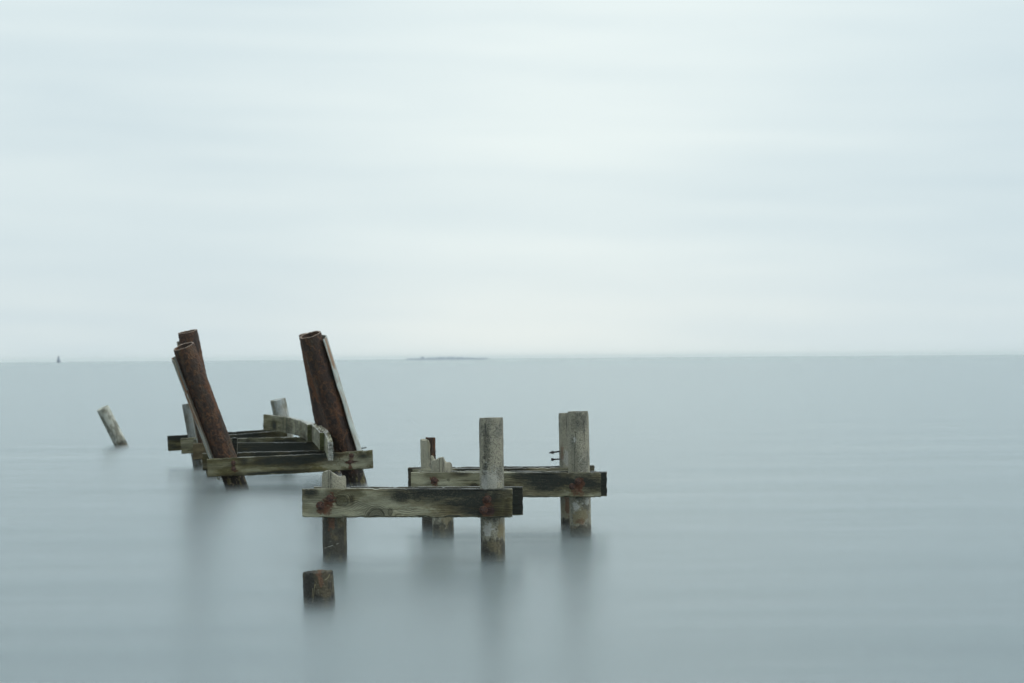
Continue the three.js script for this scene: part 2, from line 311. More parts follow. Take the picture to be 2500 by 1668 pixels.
// ---------------------------------------------------------------- rusted steel pipe pilings
function steelMaterial(seed, H, wl) {
  const [map, bump] = tex(384, 768, (u, v) => {
    const x = (u - 0.5), y = v * H - wl, a = u * 2 * Math.PI, cx = Math.cos(a), cz = Math.sin(a);
    const big = fbm(cx * 2.2 + 5, cz * 2.2 + y * 1.6, seed, 4), streak = fbm(u * 9, y * 1.6, seed + 1, 4), mid = fbm(u * 44, y * 44, seed + 2, 4), fine = fbm(u * 200, y * 190, seed + 3, 2);
    let c = mix3([0.052, 0.029, 0.022], [0.100, 0.049, 0.030], sst(0.42, 0.72, big * 0.6 + mid * 0.4));
    c = mix3(c, [0.150, 0.066, 0.030], 0.85 * sst(0.50, 0.72, mid) * sst(0.36, 0.62, streak));
    c = mix3(c, [0.024, 0.018, 0.018], 0.85 * sst(0.52, 0.68, fbm(u * 30 + 3, y * 26, seed + 5, 4)));
    c = mix3(c, [0.085, 0.062, 0.042], 0.5 * sst(0.5, 0.75, streak));
    // scale lifting off in plates: darker skins with an orange bloom where they have gone
    const plate = fbm(u * 10 + 2, y * 5.5, seed + 9, 5), lost = sst(0.47, 0.52, plate), lip = Math.exp(-(((plate - 0.495) / 0.02) ** 2));
    c = mix3(c, [0.036, 0.025, 0.022], 0.6 * lost); c = mix3(c, [0.16, 0.072, 0.032], 0.55 * lip); c = mix3(c, [0.125, 0.052, 0.024], 0.6 * sst(0.5, 0.7, fbm(u * 7, y * 1.4, seed + 10, 4)) * (1 - lost));
    const wet = sst(0.05, -0.05, y - 0.30 - 0.2 * (fbm(u * 12, y * 6, seed + 6, 4) - 0.5));
    c = mix3(c, mix3([0.026, 0.022, 0.018], [0.10, 0.085, 0.035], sst(0.5, 0.7, fbm(u * 18, y * 9, seed + 7, 4))), 0.9 * wet);
    c = mix3(c, [0.28, 0.20, 0.13], 0.75 * wet * sst(0.68, 0.74, fbm(u * 40, y * 30, seed + 8, 3)));
    const k = 0.84 * mix(0.55, 1.5, fine); return [c[0] * k, c[1] * k * 1.05, c[2] * k * 1.05, 0.35 * mid + 0.3 * fine + 0.3 * lost];
  });
  return new THREE.MeshPhysicalMaterial({ map, bumpMap: bump, bumpScale: 0.014, roughness: 0.78, specularIntensity: 0.7, side: THREE.DoubleSide });
}
const pipeRim = (ii, seg, seed) => 0.016 * (fbm(Math.cos(ii / seg * 6.2832) * 2 + 5, Math.sin(ii / seg * 6.2832) * 2, seed, 3) - 0.5) + 0.009 * (fbm(ii * 0.55, 2, seed + 1, 3) - 0.5);
const rimTex = tex(256, 64, (u, v) => { const n = fbm(u * 40, v * 10, 81, 4), c = mix3([0.06, 0.035, 0.025], [0.33, 0.25, 0.19], sst(0.42, 0.62, n)); return [...c, n]; });
const rimMat = new THREE.MeshStandardMaterial({ map: rimTex[0], bumpMap: rimTex[1], bumpScale: 0.003, roughness: 0.6, side: THREE.DoubleSide });
function pipeGeometry(R, wall, len, seed, depth = 0.9) {
  const seg = 80, rows = 150, pos = [], uv = [], idx = [];
  const rim = (ii) => pipeRim(ii, seg, seed);
  const prof = [];
  for (let j = 0; j <= rows; j++) prof.push([0, j / rows]);
  prof.push([1, 1]);
  for (let j = 1; j <= 12; j++) prof.push([2, j / 12]);
  prof.push([3, 0]);
  const M = prof.length;
  for (let i = 0; i <= seg; i++) {
    const ii = i % seg, th = (i / seg - 0.5) * 2 * Math.PI, top = len + rim(ii), nx = Math.cos(ii / seg * 6.2832) * 3.2, nz = Math.sin(ii / seg * 6.2832) * 3.2;
    prof.forEach(([kind, f]) => {
      let y, r;
      if (kind === 0) { y = top * f; r = R + 0.013 * (fbm(nx * 3 + 8, nz * 3 + y * 17, seed + 3, 3) - 0.5) + 0.010 * (fbm(nx * 9, nz * 9 + y * 30, seed + 4, 2) - 0.5) - (f === 1 ? 0.003 : 0); }
      else if (kind === 1) { y = top + 0.003; r = R - wall; } else if (kind === 2) { y = top - depth * f; r = R - wall * 1.15 + 0.006 * (fbm(nx * 4, nz * 4 + y * 20, seed + 5, 2) - 0.5); } else { y = top - depth - 0.02; r = 0.001; }
      pos.push(r * Math.sin(th), y, r * Math.cos(th)); uv.push(i / seg, y / (len + 0.03));
    });
  }
  for (let i = 0; i < seg; i++) for (let j = 0; j < M - 1; j++) { const a = i * M + j, b = a + M; idx.push(a, b, a + 1, b, b + 1, a + 1); }
  const g = new THREE.BufferGeometry();
  g.setAttribute('position', new THREE.Float32BufferAttribute(pos, 3)); g.setAttribute('uv', new THREE.Float32BufferAttribute(uv, 2)); g.setIndex(idx);
  return toCreasedNormals(g, 0.8);
}
/** a strip of split sleeve round part of a pipe: a real shell with thickness */
function sleeveGeometry(R, wall, a0, a1, y0, y1, seed, slant = 0) {
  const nA = 18, nY = 50, pos = [], uv = [], idx = [];
  const ring = [];
  for (let i = 0; i <= nA; i++) ring.push([R, i / nA]);
  for (let i = nA; i >= 0; i--) ring.push([R - wall, i / nA]);
  ring.push([R, 0]);
  const M = ring.length;
  for (let j = 0; j <= nY; j++) for (let k = 0; k < M; k++) {
    const [rr, f] = ring[k], fy = j / nY, rag = 0.02 * (fbm(f * 5, fy * 0.01, seed, 3) - 0.5) * (j === nY ? 1 : 0);
    const ea = 0.10 * (fbm(fy * 6, f > 0.5 ? 3 : 8, seed + 2, 3) - 0.5), th = mix(a0 + ea, a1 + ea, f), y = mix(y0, y1, fy) + rag;
    pos.push(rr * Math.sin(th), y, rr * Math.cos(th)); uv.push(f * 0.25, y / 2.4);
  }
  for (let j = 0; j < nY; j++) for (let k = 0; k < M - 1; k++) { const a = j * M + k, b = a + M; idx.push(a, a + 1, b, b, a + 1, b + 1); }
  for (const j of [0, nY]) for (let k = 0; k < nA; k++) { const a = j * M + k, b = a + 1, c = j * M + 2 * nA + 1 - k, d = c - 1; j ? idx.push(a, b, c, b, d, c) : idx.push(a, c, b, b, c, d); }
  const g = new THREE.BufferGeometry();
  g.setAttribute('position', new THREE.Float32BufferAttribute(pos, 3)); g.setAttribute('uv', new THREE.Float32BufferAttribute(uv, 2)); g.setIndex(idx);
  const flat = g.toNonIndexed(); flat.computeVertexNormals(); return flat;
}
const sleeveTex = tex(128, 512, (u, v) => {
  const n = fbm(u * 60, v * 120, 301, 3), m = fbm(u * 9, v * 14, 302, 4), st = fbm(u * 34, v * 5, 303, 4);
  let c = mix3([0.33, 0.365, 0.345], [0.25, 0.265, 0.24], sst(0.4, 0.7, m)); c = mix3(c, [0.20, 0.095, 0.04], 0.85 * sst(0.56, 0.72, st)); const k = mix(0.8, 1.15, n);
  return [c[0] * k, c[1] * k, c[2] * k, n];
});
const sleeveMat = new THREE.MeshPhysicalMaterial({ map: sleeveTex[0], bumpMap: sleeveTex[1], bumpScale: 0.002, roughness: 0.5, side: THREE.DoubleSide });
const sleeveRustTex = tex(128, 512, (u, v) => {
  const n = fbm(u * 60, v * 120, 311, 3), m = fbm(u * 9, v * 9, 312, 4), st = fbm(u * 26, v * 3.5, 313, 4);
  let c = mix3([0.33, 0.35, 0.315], [0.25, 0.25, 0.20], sst(0.4, 0.7, m)); c = mix3(c, [0.21, 0.095, 0.038], 0.9 * sst(0.44, 0.6, st)); const k = mix(0.75, 1.15, n);
  return [c[0] * k, c[1] * k, c[2] * k, n];
});
const sleeveRustMat = new THREE.MeshPhysicalMaterial({ map: sleeveRustTex[0], bumpMap: sleeveRustTex[1], bumpScale: 0.002, roughness: 0.55, side: THREE.DoubleSide });
function steelPiling(parent, { px, z, headPx, headPy, headZ, R, seed, label }) {
  const foot = onWater(px, z), head = at(headPx, headPy, headZ), len = foot.distanceTo(head) + BELOW;
  const m = part('steel_piling', pipeGeometry(R, 0.022, len, seed), steelMaterial(seed, len, BELOW), parent, label);
  stand(m, foot, head, BELOW);
  const seg = 80, rp = [], ri = [], ru = [];                // the torn upper edge, coloured paler than the pipe
  for (let i = 0; i <= seg; i++) { const ii = i % seg, th = (i / seg - 0.5) * 2 * Math.PI, y = len + pipeRim(ii, seg, seed) + 0.005; for (const r of [R - 0.001, R - 0.010, R - 0.023]) { rp.push(r * Math.sin(th), y + (r > R - 0.011 && r < R - 0.002 ? 0.004 : -0.002), r * Math.cos(th)); ru.push(i / seg * 4, r * 8); } if (i < seg) for (const k of [0, 1]) { const a = i * 3 + k; ri.push(a, a + 3, a + 1, a + 3, a + 4, a + 1); } }
  const rg = new THREE.BufferGeometry(); rg.setAttribute('position', new THREE.Float32BufferAttribute(rp, 3)); rg.setAttribute('uv', new THREE.Float32BufferAttribute(ru, 2)); rg.setIndex(ri); rg.computeVertexNormals();
  part('rim', rg, rimMat, m);
  return { m, len };
}

// ---------------------------------------------------------------- the sea
{
  const R = 14000, rings = 90, seg = 96, pos = [], uv = [], idx = [];
  for (let i = 0; i <= rings; i++) for (let k = 0; k <= seg; k++) {
    const r = i === 0 ? 0 : 2 * Math.pow(R / 2, (i - 1) / (rings - 1)), a = k / seg * Math.PI * 2, x = r * Math.cos(a), z = r * Math.sin(a) - 20;
    pos.push(x, 0, z); uv.push(x, z);
    if (i < rings && k < seg) { const p = i * (seg + 1) + k, q = p + seg + 1; idx.push(p, p + 1, q, q, p + 1, q + 1); }
  }
  const g = new THREE.BufferGeometry();
  g.setAttribute('position', new THREE.Float32BufferAttribute(pos, 3)); g.setAttribute('uv', new THREE.Float32BufferAttribute(uv, 2)); g.setIndex(idx); g.computeVertexNormals();
  // low, long, wind-drawn ripples: a tile 48 m by 24 m that closes on itself
  const S = 1024, hgt = new Uint8Array(S * S * 4);
  const tile = (u, v, fu, fv, s) => { const a = vnT(u * fu, v * fv, fu, fv, s); return a; };
  function vnT(x, y, px, py, s) { const xi = Math.floor(x), yi = Math.floor(y); let u = x - xi, v = y - yi; u = u * u * (3 - 2 * u); v = v * v * (3 - 2 * v); const A = h2(xi % px, yi % py, s), B = h2((xi + 1) % px, yi % py, s), C = h2(xi % px, (yi + 1) % py, s), D = h2((xi + 1) % px, (yi + 1) % py, s); return A + (B - A) * u + (C - A) * v + (A - B - C + D) * u * v; }
  for (let j = 0; j < S; j++) for (let i = 0; i < S; i++) {
    const u = i / S, v = j / S, k = (j * S + i) * 4;
    const n = 0.55 * tile(u, v, 5, 13, 1) + 0.28 * tile(u, v, 11, 31, 2) + 0.17 * tile(u, v, 27, 67, 3);
    hgt[k] = hgt[k + 1] = hgt[k + 2] = 255 * n; hgt[k + 3] = 255;
  }
  const b = new THREE.DataTexture(hgt, S, S, THREE.RGBAFormat); b.wrapS = b.wrapT = THREE.RepeatWrapping; b.magFilter = b.minFilter = THREE.LinearFilter; b.repeat.set(1 / 48, 1 / 24); b.needsUpdate = true;
  const water = { roughness: 0.27, ior: 1.34, bumpMap: b, bumpScale: 0.05 };
  const sea = part('sea', g, new THREE.MeshPhysicalMaterial({ ...water, color: new THREE.Color().setRGB(0.046, 0.070, 0.080) }), scene);
  sea.position.y = -0.022; sea.userData = { kind: 'structure', label: 'smooth grey-blue sea reaching to the horizon' };
  // added see-through sheets above the sea: they soften the waterline and brighten its reflection
  const sheetMat = new THREE.MeshPhysicalMaterial({ ...water, color: new THREE.Color().setRGB(0.955, 0.975, 0.980), transmission: 1, thickness: 0, specularIntensity: 0.23 });
  for (let k = 1; k <= 3; k++) { const m = part('added_water_sheet', g, sheetMat, sea); m.position.y = k * 0.028; m.castShadow = false; }
}

// ---------------------------------------------------------------- nearest frame: two concrete pilings, two beams
const jag = (pts) => (x, r) => { const f = clamp((x / r + 1) / 2); for (let i = 1; i < pts.length; i++) if (f <= pts[i][0]) { const [a, ya] = pts[i - 1], [b, yb] = pts[i]; return ya + (yb - ya) * (f - a) / (b - a); } return pts.at(-1)[1]; };
{
  const Z = 23.0, g = thing('pier_frame', 'nearest pier frame: knotty pale beam bolted across one broken and one tall concrete piling', 'pier frame', onWater(995, Z), 'ruined pier frames');
  const R = 0.115, prof = jag([[0, -0.03], [0.1, -0.012], [0.2, 0], [0.36, 0], [0.48, -0.02], [0.58, -0.032], [0.66, -0.047], [0.70, -0.058], [0.78, -0.055], [0.95, -0.05], [1, -0.058]]);
  concretePiling(g, { px: 814.5, z: Z, headPx: 815, headPy: 1149, r: R, seed: 11, amp: 0.003, label: 'short concrete piling with broken top', top: (x, z) => prof(x, R) + 0.02 * (fbm(x * 45 + 3, z * 45, 5, 3) - 0.5) - 0.09 * sst(0.02, -0.1, z),
    look: { tide: 0.42, tideAmt: 0.88, rust: [[-0.03, 0.42, 0.045, 0.16, 0.9, 1]], yellow: [[0.05, 0.2, 0.09, 0.16, 0.6]], scratch: [[-0.11, 0.11, 0.05, 0.16]], darkP: [[-0.02, 0.75, 0.012, 0.14, 0.9]], speck: 0.9 } });
  concretePiling(g, { px: 1200.5, z: Z, headPx: 1198.6, headPy: 1019, r: R, seed: 12, label: 'tall stained concrete piling',
    look: { tide: 0.19, darkP: [[-0.055, 1.1, 0.05, 0.24, 1], [-0.075, 0.82, 0.035, 0.14, 0.8], [-0.045, 0.68, 0.012, 0.05, 1.3]], white: [[0.0, 0.74, 0.11, 0.16, 0.55], [-0.08, 0.66, 0.05, 0.10, 0.6], [-0.04, 0.28, 0.06, 0.075, 0.9]], yellow: [[0.09, 0.28, 0.045, 0.10, 1]], speck: 1.5 } });
  const h = 0.273, t = 0.07;
  const rear = beam(g, 766, 1189.3, Z + 0.118, 1276.5, 1188.8, Z + 0.118, h, t, 22, { dark: [[1.9, 0.14, 0.5, 0.3], [0.9, 0.1, 0.8, 0.3]], darkAll: 0.8, oliveAll: 0.5, tone: 0.8, end: [0.10, 0.09, 0.06] }, 'beam', 'dark rear beam');
  const b = beam(g, 737.5, 1193, Z - 0.118 - t, 1251, 1193.8, Z - 0.118 - t, h, t, 21, {
    W: 1536, H: 400, lines: 74, oliveAll: 0.06, knots: [[0.376, 0.155, 0.058, 0.050], [0.70, 0.022, 0.072, 0.058], [1.085, 0.171, 0.030, 0.02], [0.83, 0.05, 0.02, 0.03]],
    dark: [[1.45, 0.25, 0.62, 0.11, 1], [1.58, 0.15, 0.30, 0.15, 0.95], [1.62, 0.06, 0.20, 0.10, 0.75], [0.95, 0.21, 0.14, 0.07, 0.75], [0.07, 0.24, 0.12, 0.05, 0.7], [0.28, 0.25, 0.10, 0.06, 0.55], [0.47, 0.17, 0.03, 0.05, 0.55], [1.93, 0.13, 0.05, 0.18, 0.5], [0.55, 0.262, 0.35, 0.025, 0.6]],
    olive: [[1.85, 0.10, 0.30, 0.12, 1], [0.45, 0.22, 0.2, 0.07, 0.6], [0.36, 0.16, 0.08, 0.06, 0.6], [1.2, 0.05, 0.3, 0.05, 0.4]], brown: [[1.35, 0.07, 0.5, 0.06, 0.35]],
    pale: [[1.05, 0.06, 0.22, 0.05, 0.8], [0.95, 0.19, 0.05, 0.03, 0.7]],
    rust: [[0.205, 0.10, 0.07, 0.075, 1], [0.275, 0.17, 0.045, 0.07, 1], [0.25, 0.10, 0.05, 0.09, 0.8], [1.745, 0.17, 0.045, 0.06, 0.9], [1.75, 0.10, 0.05, 0.07, 0.9], [1.75, 0.02, 0.05, 0.04, 0.7]], deep: [[1.775, 0.062, 0.055, 0.042, 1], [0.16, 0.115, 0.03, 0.03, 0.8], [0.262, 0.18, 0.026, 0.026, 0.9]],
  }, 'beam', 'pale front beam with oval knots and rust-stained bolts');
  bolt(b, 0.172, 0.112, 1); bolt(b, 0.262, 0.182); bolt(b, 1.753, 0.175); bolt(b, 1.712, 0.072, 1);
}
// ---------------------------------------------------------------- second frame of the right-hand group
{
  const Z = 26.1, g = thing('pier_frame', 'pier frame just behind the nearest, front beam pale at left and dark at right', 'pier frame', onWater(1245, Z), 'ruined pier frames');
  const R = 0.115, prof = jag([[0, -0.055], [0.08, -0.03], [0.2, -0.022], [0.38, -0.004], [0.5, 0], [0.62, -0.004], [0.68, -0.04], [0.76, -0.052], [0.86, -0.052], [1, -0.062]]);
  concretePiling(g, { px: 1079, z: Z, headPx: 1077.5, headPy: 1118, r: R, seed: 13, amp: 0.004, label: 'broken concrete piling stump with jagged top', top: (x, z) => prof(x, R) + 0.045 * (fbm(x * 38 + 3, z * 30, 6, 3) - 0.5) - 0.06 * sst(0.0, -0.1, z),
    look: { tide: 0.13, tideAmt: 0.8, darkP: [[-0.07, 0.16, 0.05, 0.1, 0.9]], yellow: [[0.06, 0.2, 0.08, 0.12, 0.9]], scratch: [[-0.11, 0.2, -0.02, 0.27]], speck: 0.7 } });
  concretePiling(g, { px: 1414.5, z: Z, headPx: 1411, headPy: 1003.5, r: R, seed: 14, label: 'tall pale concrete piling',
    look: { tide: 0.11, tideAmt: 0.75, darkP: [[0.0, 1.22, 0.10, 0.12, 0.65], [-0.06, 0.8, 0.05, 0.2, 0.4], [0.06, 0.30, 0.06, 0.05, 0.9]], white: [[-0.045, 1.02, 0.022, 0.04, 1], [-0.05, 0.30, 0.06, 0.06, 0.9], [0.08, 0.36, 0.05, 0.08, 0.8]], yellow: [[0.0, 0.19, 0.12, 0.09, 1]], rust: [[0.0, 0.14, 0.05, 0.035, 0.7]], scratch: [[-0.10, 0.62, 0.10, 0.71], [0.0, 0.78, 0.06, 0.86], [0.02, 0.96, 0.09, 1.0]], speck: 1.3 } });
  const h = 0.268, t = 0.07;
  beam(g, 1020.8, 1150, Z + 0.118, 1481.5, 1150.8, Z + 0.118, h, t, 24, { darkAll: 0.9, dark: [[1.9, 0.14, 0.5, 0.3]], oliveAll: 0.4, tone: 0.85, end: [0.2, 0.19, 0.14] }, 'beam', 'dark rear beam', { rag: 0.01 });
  const b = beam(g, 1003.6, 1153.3, Z - 0.118 - t, 1467, 1153.6, Z - 0.118 - t, h, t, 23, {
    W: 1280, H: 320, lines: 66, oliveAll: 0.1, knots: [[0.68, 0.12, 0.03, 0.03], [0.40, 0.185, 0.012, 0.010]],
    dark: [[1.45, 0.18, 0.42, 0.14, 1], [1.9, 0.16, 0.3, 0.14, 0.85], [1.1, 0.05, 0.2, 0.05, 0.7], [0.66, 0.11, 0.07, 0.05, 0.7], [0.55, 0.255, 0.12, 0.035, 0.6], [1.15, 0.22, 0.25, 0.06, 0.6]],
    pale: [[1.86, 0.06, 0.09, 0.07, 0.9], [1.32, 0.07, 0.07, 0.05, 0.8]], olive: [[1.8, 0.12, 0.3, 0.12, 0.7], [0.9, 0.1, 0.3, 0.1, 0.35]],
    rust: [[0.246, 0.175, 0.05, 0.055, 1], [0.25, 0.13, 0.04, 0.05, 0.5], [1.80, 0.14, 0.055, 0.085, 1], [1.76, 0.08, 0.07, 0.07, 0.8], [1.82, 0.04, 0.03, 0.05, 0.6]], deep: [[0.246, 0.18, 0.028, 0.026, 0.8], [1.785, 0.17, 0.035, 0.03, 0.6]],
  }, 'beam', 'front beam, pale at its left and dark at its right half');
  bolt(b, 0.246, 0.18); bolt(b, 1.789, 0.172); bolt(b, 1.728, 0.117);
}
// ---------------------------------------------------------------- third frame, close behind the second
{
  const Z = 27.05, g = thing('pier_frame', 'rear right-hand pier frame with split piling, rusty core and two protruding rods', 'pier frame', onWater(1220, Z), 'ruined pier frames');
  const R = 0.115;
  // split piling: a concrete shell stands up its left side round a rusty steel core, the rest has broken away lower down
  const fz = FOCAL / Z, p1 = onWater(1053, Z), hd = at(1051, 1069, Z), len = p1.distanceTo(hd) + BELOW;
  const drop = (1113 - 1069) / fz;
  const shellTop = (x, z) => { const f = x / R; return len - drop - 0.12 * sst(0.1, 0.9, f) + 0.03 * (fbm(x * 40, z * 40, 4, 3) - 0.5); };
  const m = part('piling', pilingGeometry(R, len, shellTop, 15, 0.003), concreteMaterial({ r: R, H: len, wl: BELOW, seed: 15, tide: 0.3, tideAmt: 0.9, speck: 0.4, tone: 1.05, rust: [[0.02, 0.95, 0.04, 0.05, 0.8]], darkP: [[0.0, 0.78, 0.008, 0.16, 1.2]] }), g, 'split concrete piling with rusty steel core');
  stand(m, p1, hd, BELOW);
  {                                                          // the standing half of the shell
    const nA = 30, nY = 24, pos = [], uv = [], idx = [], a0 = -2.6, a1 = -0.10;
    const ring = []; for (let i = 0; i <= nA; i++) ring.push([R, i / nA]); for (let i = nA; i >= 0; i--) ring.push([R - 0.05, i / nA]); ring.push([R, 0]);
    const M = ring.length;
    for (let j = 0; j <= nY; j++) for (const [rr, f] of ring) {
      const fy = j / nY, th = mix(a0, a1 + 0.28 * (fbm(fy * 5, 1, 8, 3) - 0.5), f), y = mix(len - drop - 0.14, len - 0.02 * (1 - fbm(f * 7 + rr * 30, 2, 9, 3)) * 2, fy);
      const q = rr + 0.006 * (fbm(f * 9, fy * 9, rr > 0.1 ? 3 : 4, 3) - 0.5);
      pos.push(q * Math.sin(th), y, q * Math.cos(th)); uv.push(0.5 + th / 6.2832, y / len);
    }
    for (let j = 0; j < nY; j++) for (let k = 0; k < M - 1; k++) { const a = j * M + k, b = a + M; idx.push(a, a + 1, b, b, a + 1, b + 1); }
    for (let k = 0; k < nA; k++) { const j = nY, a = j * M + k, c = j * M + 2 * nA + 1 - k; idx.push(a, a + 1, c, a + 1, c - 1, c); }
    const s = new THREE.BufferGeometry(); s.setAttribute('position', new THREE.Float32BufferAttribute(pos, 3)); s.setAttribute('uv', new THREE.Float32BufferAttribute(uv, 2)); s.setIndex(idx);
    const f = s.toNonIndexed(); f.computeVertexNormals();
    part('concrete_shell', f, concreteMaterial({ r: R, H: len, wl: BELOW, seed: 115, tide: -1, speck: 0.35, tone: 1.1, W: 256, TH: 512, yellow: [[-0.01, 1.0, 0.03, 0.3, 0.5]] }), m);
    const core = pipeGeometry(0.052, 0.012, drop + 0.14, 44, 0.2); core.translate(0.0, len - drop - 0.14, -0.012);
    part('steel_core', core, steelMaterial(46, drop + 0.14, -1), m, 'rusty steel core of the split piling');
  }
  const q = concretePiling(g, { px: 1391.5, z: Z, headPx: 1388.5, headPy: 1007.5, r: R, seed: 16, label: 'tall concrete piling with two bolts sticking out',
    look: { tide: 0.12, tideAmt: 0.9, darkP: [[0.0, 1.2, 0.10, 0.10, 0.5], [-0.09, 0.3, 0.05, 0.1, 0.6]], white: [[-0.04, 0.78, 0.06, 0.10, 0.6]], rust: [[-0.02, 0.30, 0.06, 0.16, 0.9], [-0.10, 0.84, 0.035, 0.10, 0.7]], yellow: [[-0.05, 0.2, 0.1, 0.1, 0.6]], speck: 0.9 } });
  for (const [x0, y0, x1, y1, xn] of [[1372, 1101.5, 1341, 1106, 1348.5], [1372, 1120.8, 1345.5, 1122.3, 1348.2]]) {
    const A = at(x0, y0, Z - 0.03), B = at(x1, y1, Z - 0.03), d = B.clone().sub(A), l = d.length(); d.normalize();
    const parts = [];
    const c1 = new THREE.CylinderGeometry(0.0085, 0.0085, l, 10); c1.translate(0, l / 2, 0); parts.push(c1.toNonIndexed());
    const nutAt = l * (x0 - xn) / (x0 - x1), c2 = new THREE.CylinderGeometry(0.018, 0.018, 0.024, 6); c2.translate(0, nutAt, 0); parts.push(c2.toNonIndexed());
    const c3 = new THREE.CylinderGeometry(0.018, 0.018, 0.005, 14); c3.translate(0, nutAt - 0.0135, 0); parts.push(c3.toNonIndexed());
    const rod = part('rod', mergeGeometries(parts), rodMat, q, 'dark threaded rod with nut');
    setWorld(rod, A, new THREE.Quaternion().setFromUnitVectors(Y, d));
  }
  const h = 0.268, t = 0.07;
  beam(g, 995.8, 1142.3, Z + 0.118, 1451, 1137.3, Z + 0.118, h, t, 26, { darkAll: 0.8, dark: [[1.2, 0.14, 0.9, 0.3]], brown: [[0.05, 0.14, 0.25, 0.3, 1]], tone: 0.75, end: [0.2, 0.13, 0.1] }, 'beam', 'dark weed-covered rear beam', { wear: 0.008 });
  beam(g, 1006.8, 1145, Z - 0.118 - t, 1431, 1141.6, Z - 0.118 - t, h, t, 25, { oliveAll: 0.4, brown: [[1.3, 0.2, 0.6, 0.2, 0.6]], dark: [[0.6, 0.25, 0.2, 0.06, 0.9], [1.15, 0.25, 0.2, 0.05, 0.8]], tone: 0.9 }, 'beam');
}
// ---------------------------------------------------------------- low stub in front
{
  const Z = 18.85, R = 0.119, foot = onWater(776, Z), head = at(775.7, 1393, Z), len = foot.distanceTo(head) + BELOW;
  const g = thing('piling_stub', 'low dark crusted piling stub standing alone in the foreground water', 'piling', foot);
  const top = (x, z) => { const d = Math.hypot(x, z) / R; return len + 0.012 * (1 - d * d) + 0.03 * (fbm(x * 60 + 3, z * 60 + 8, 8, 3) - 0.5) - 0.012; };
  const m = part('piling', pilingGeometry(R, len, top, 17, 0.006), concreteMaterial({ r: R, H: len, wl: BELOW, seed: 17, tide: 0.36, tideAmt: 0.97, weedTone: 0.6, W: 512, TH: 640, yellow: [[0.10, 0.14, 0.04, 0.14, 0.3]], rust: [[0.02, 0.235, 0.025, 0.05, 0.7], [0.03, 0.17, 0.02, 0.05, 0.6]], white: [[0.10, 0.25, 0.04, 0.016, 0.9], [-0.10, 0.25, 0.03, 0.012, 0.8]] }), g);
  stand(m, foot, head, BELOW);
  const stemMat = new THREE.MeshStandardMaterial({ color: new THREE.Color().setRGB(0.26, 0.23, 0.13), roughness: 0.7, side: THREE.DoubleSide });
  for (const pts of [[[-0.045, 0.02], [-0.035, 0.08], [-0.03, 0.13], [-0.022, 0.165]], [[-0.05, 0.06], [-0.042, 0.10], [-0.044, 0.13]], [[0.05, 0.19], [0.065, 0.2], [0.078, 0.215], [0.085, 0.235]]]) {
    const c = new THREE.CatmullRomCurve3(pts.map(([x, y]) => V(x, y, Math.sqrt(R * R - x * x) + 0.006)));
    const s = part('grass_stem', new THREE.TubeGeometry(c, 12, 0.0014, 6), stemMat, g);
    s.position.set(0, 0, 0);
  }
}
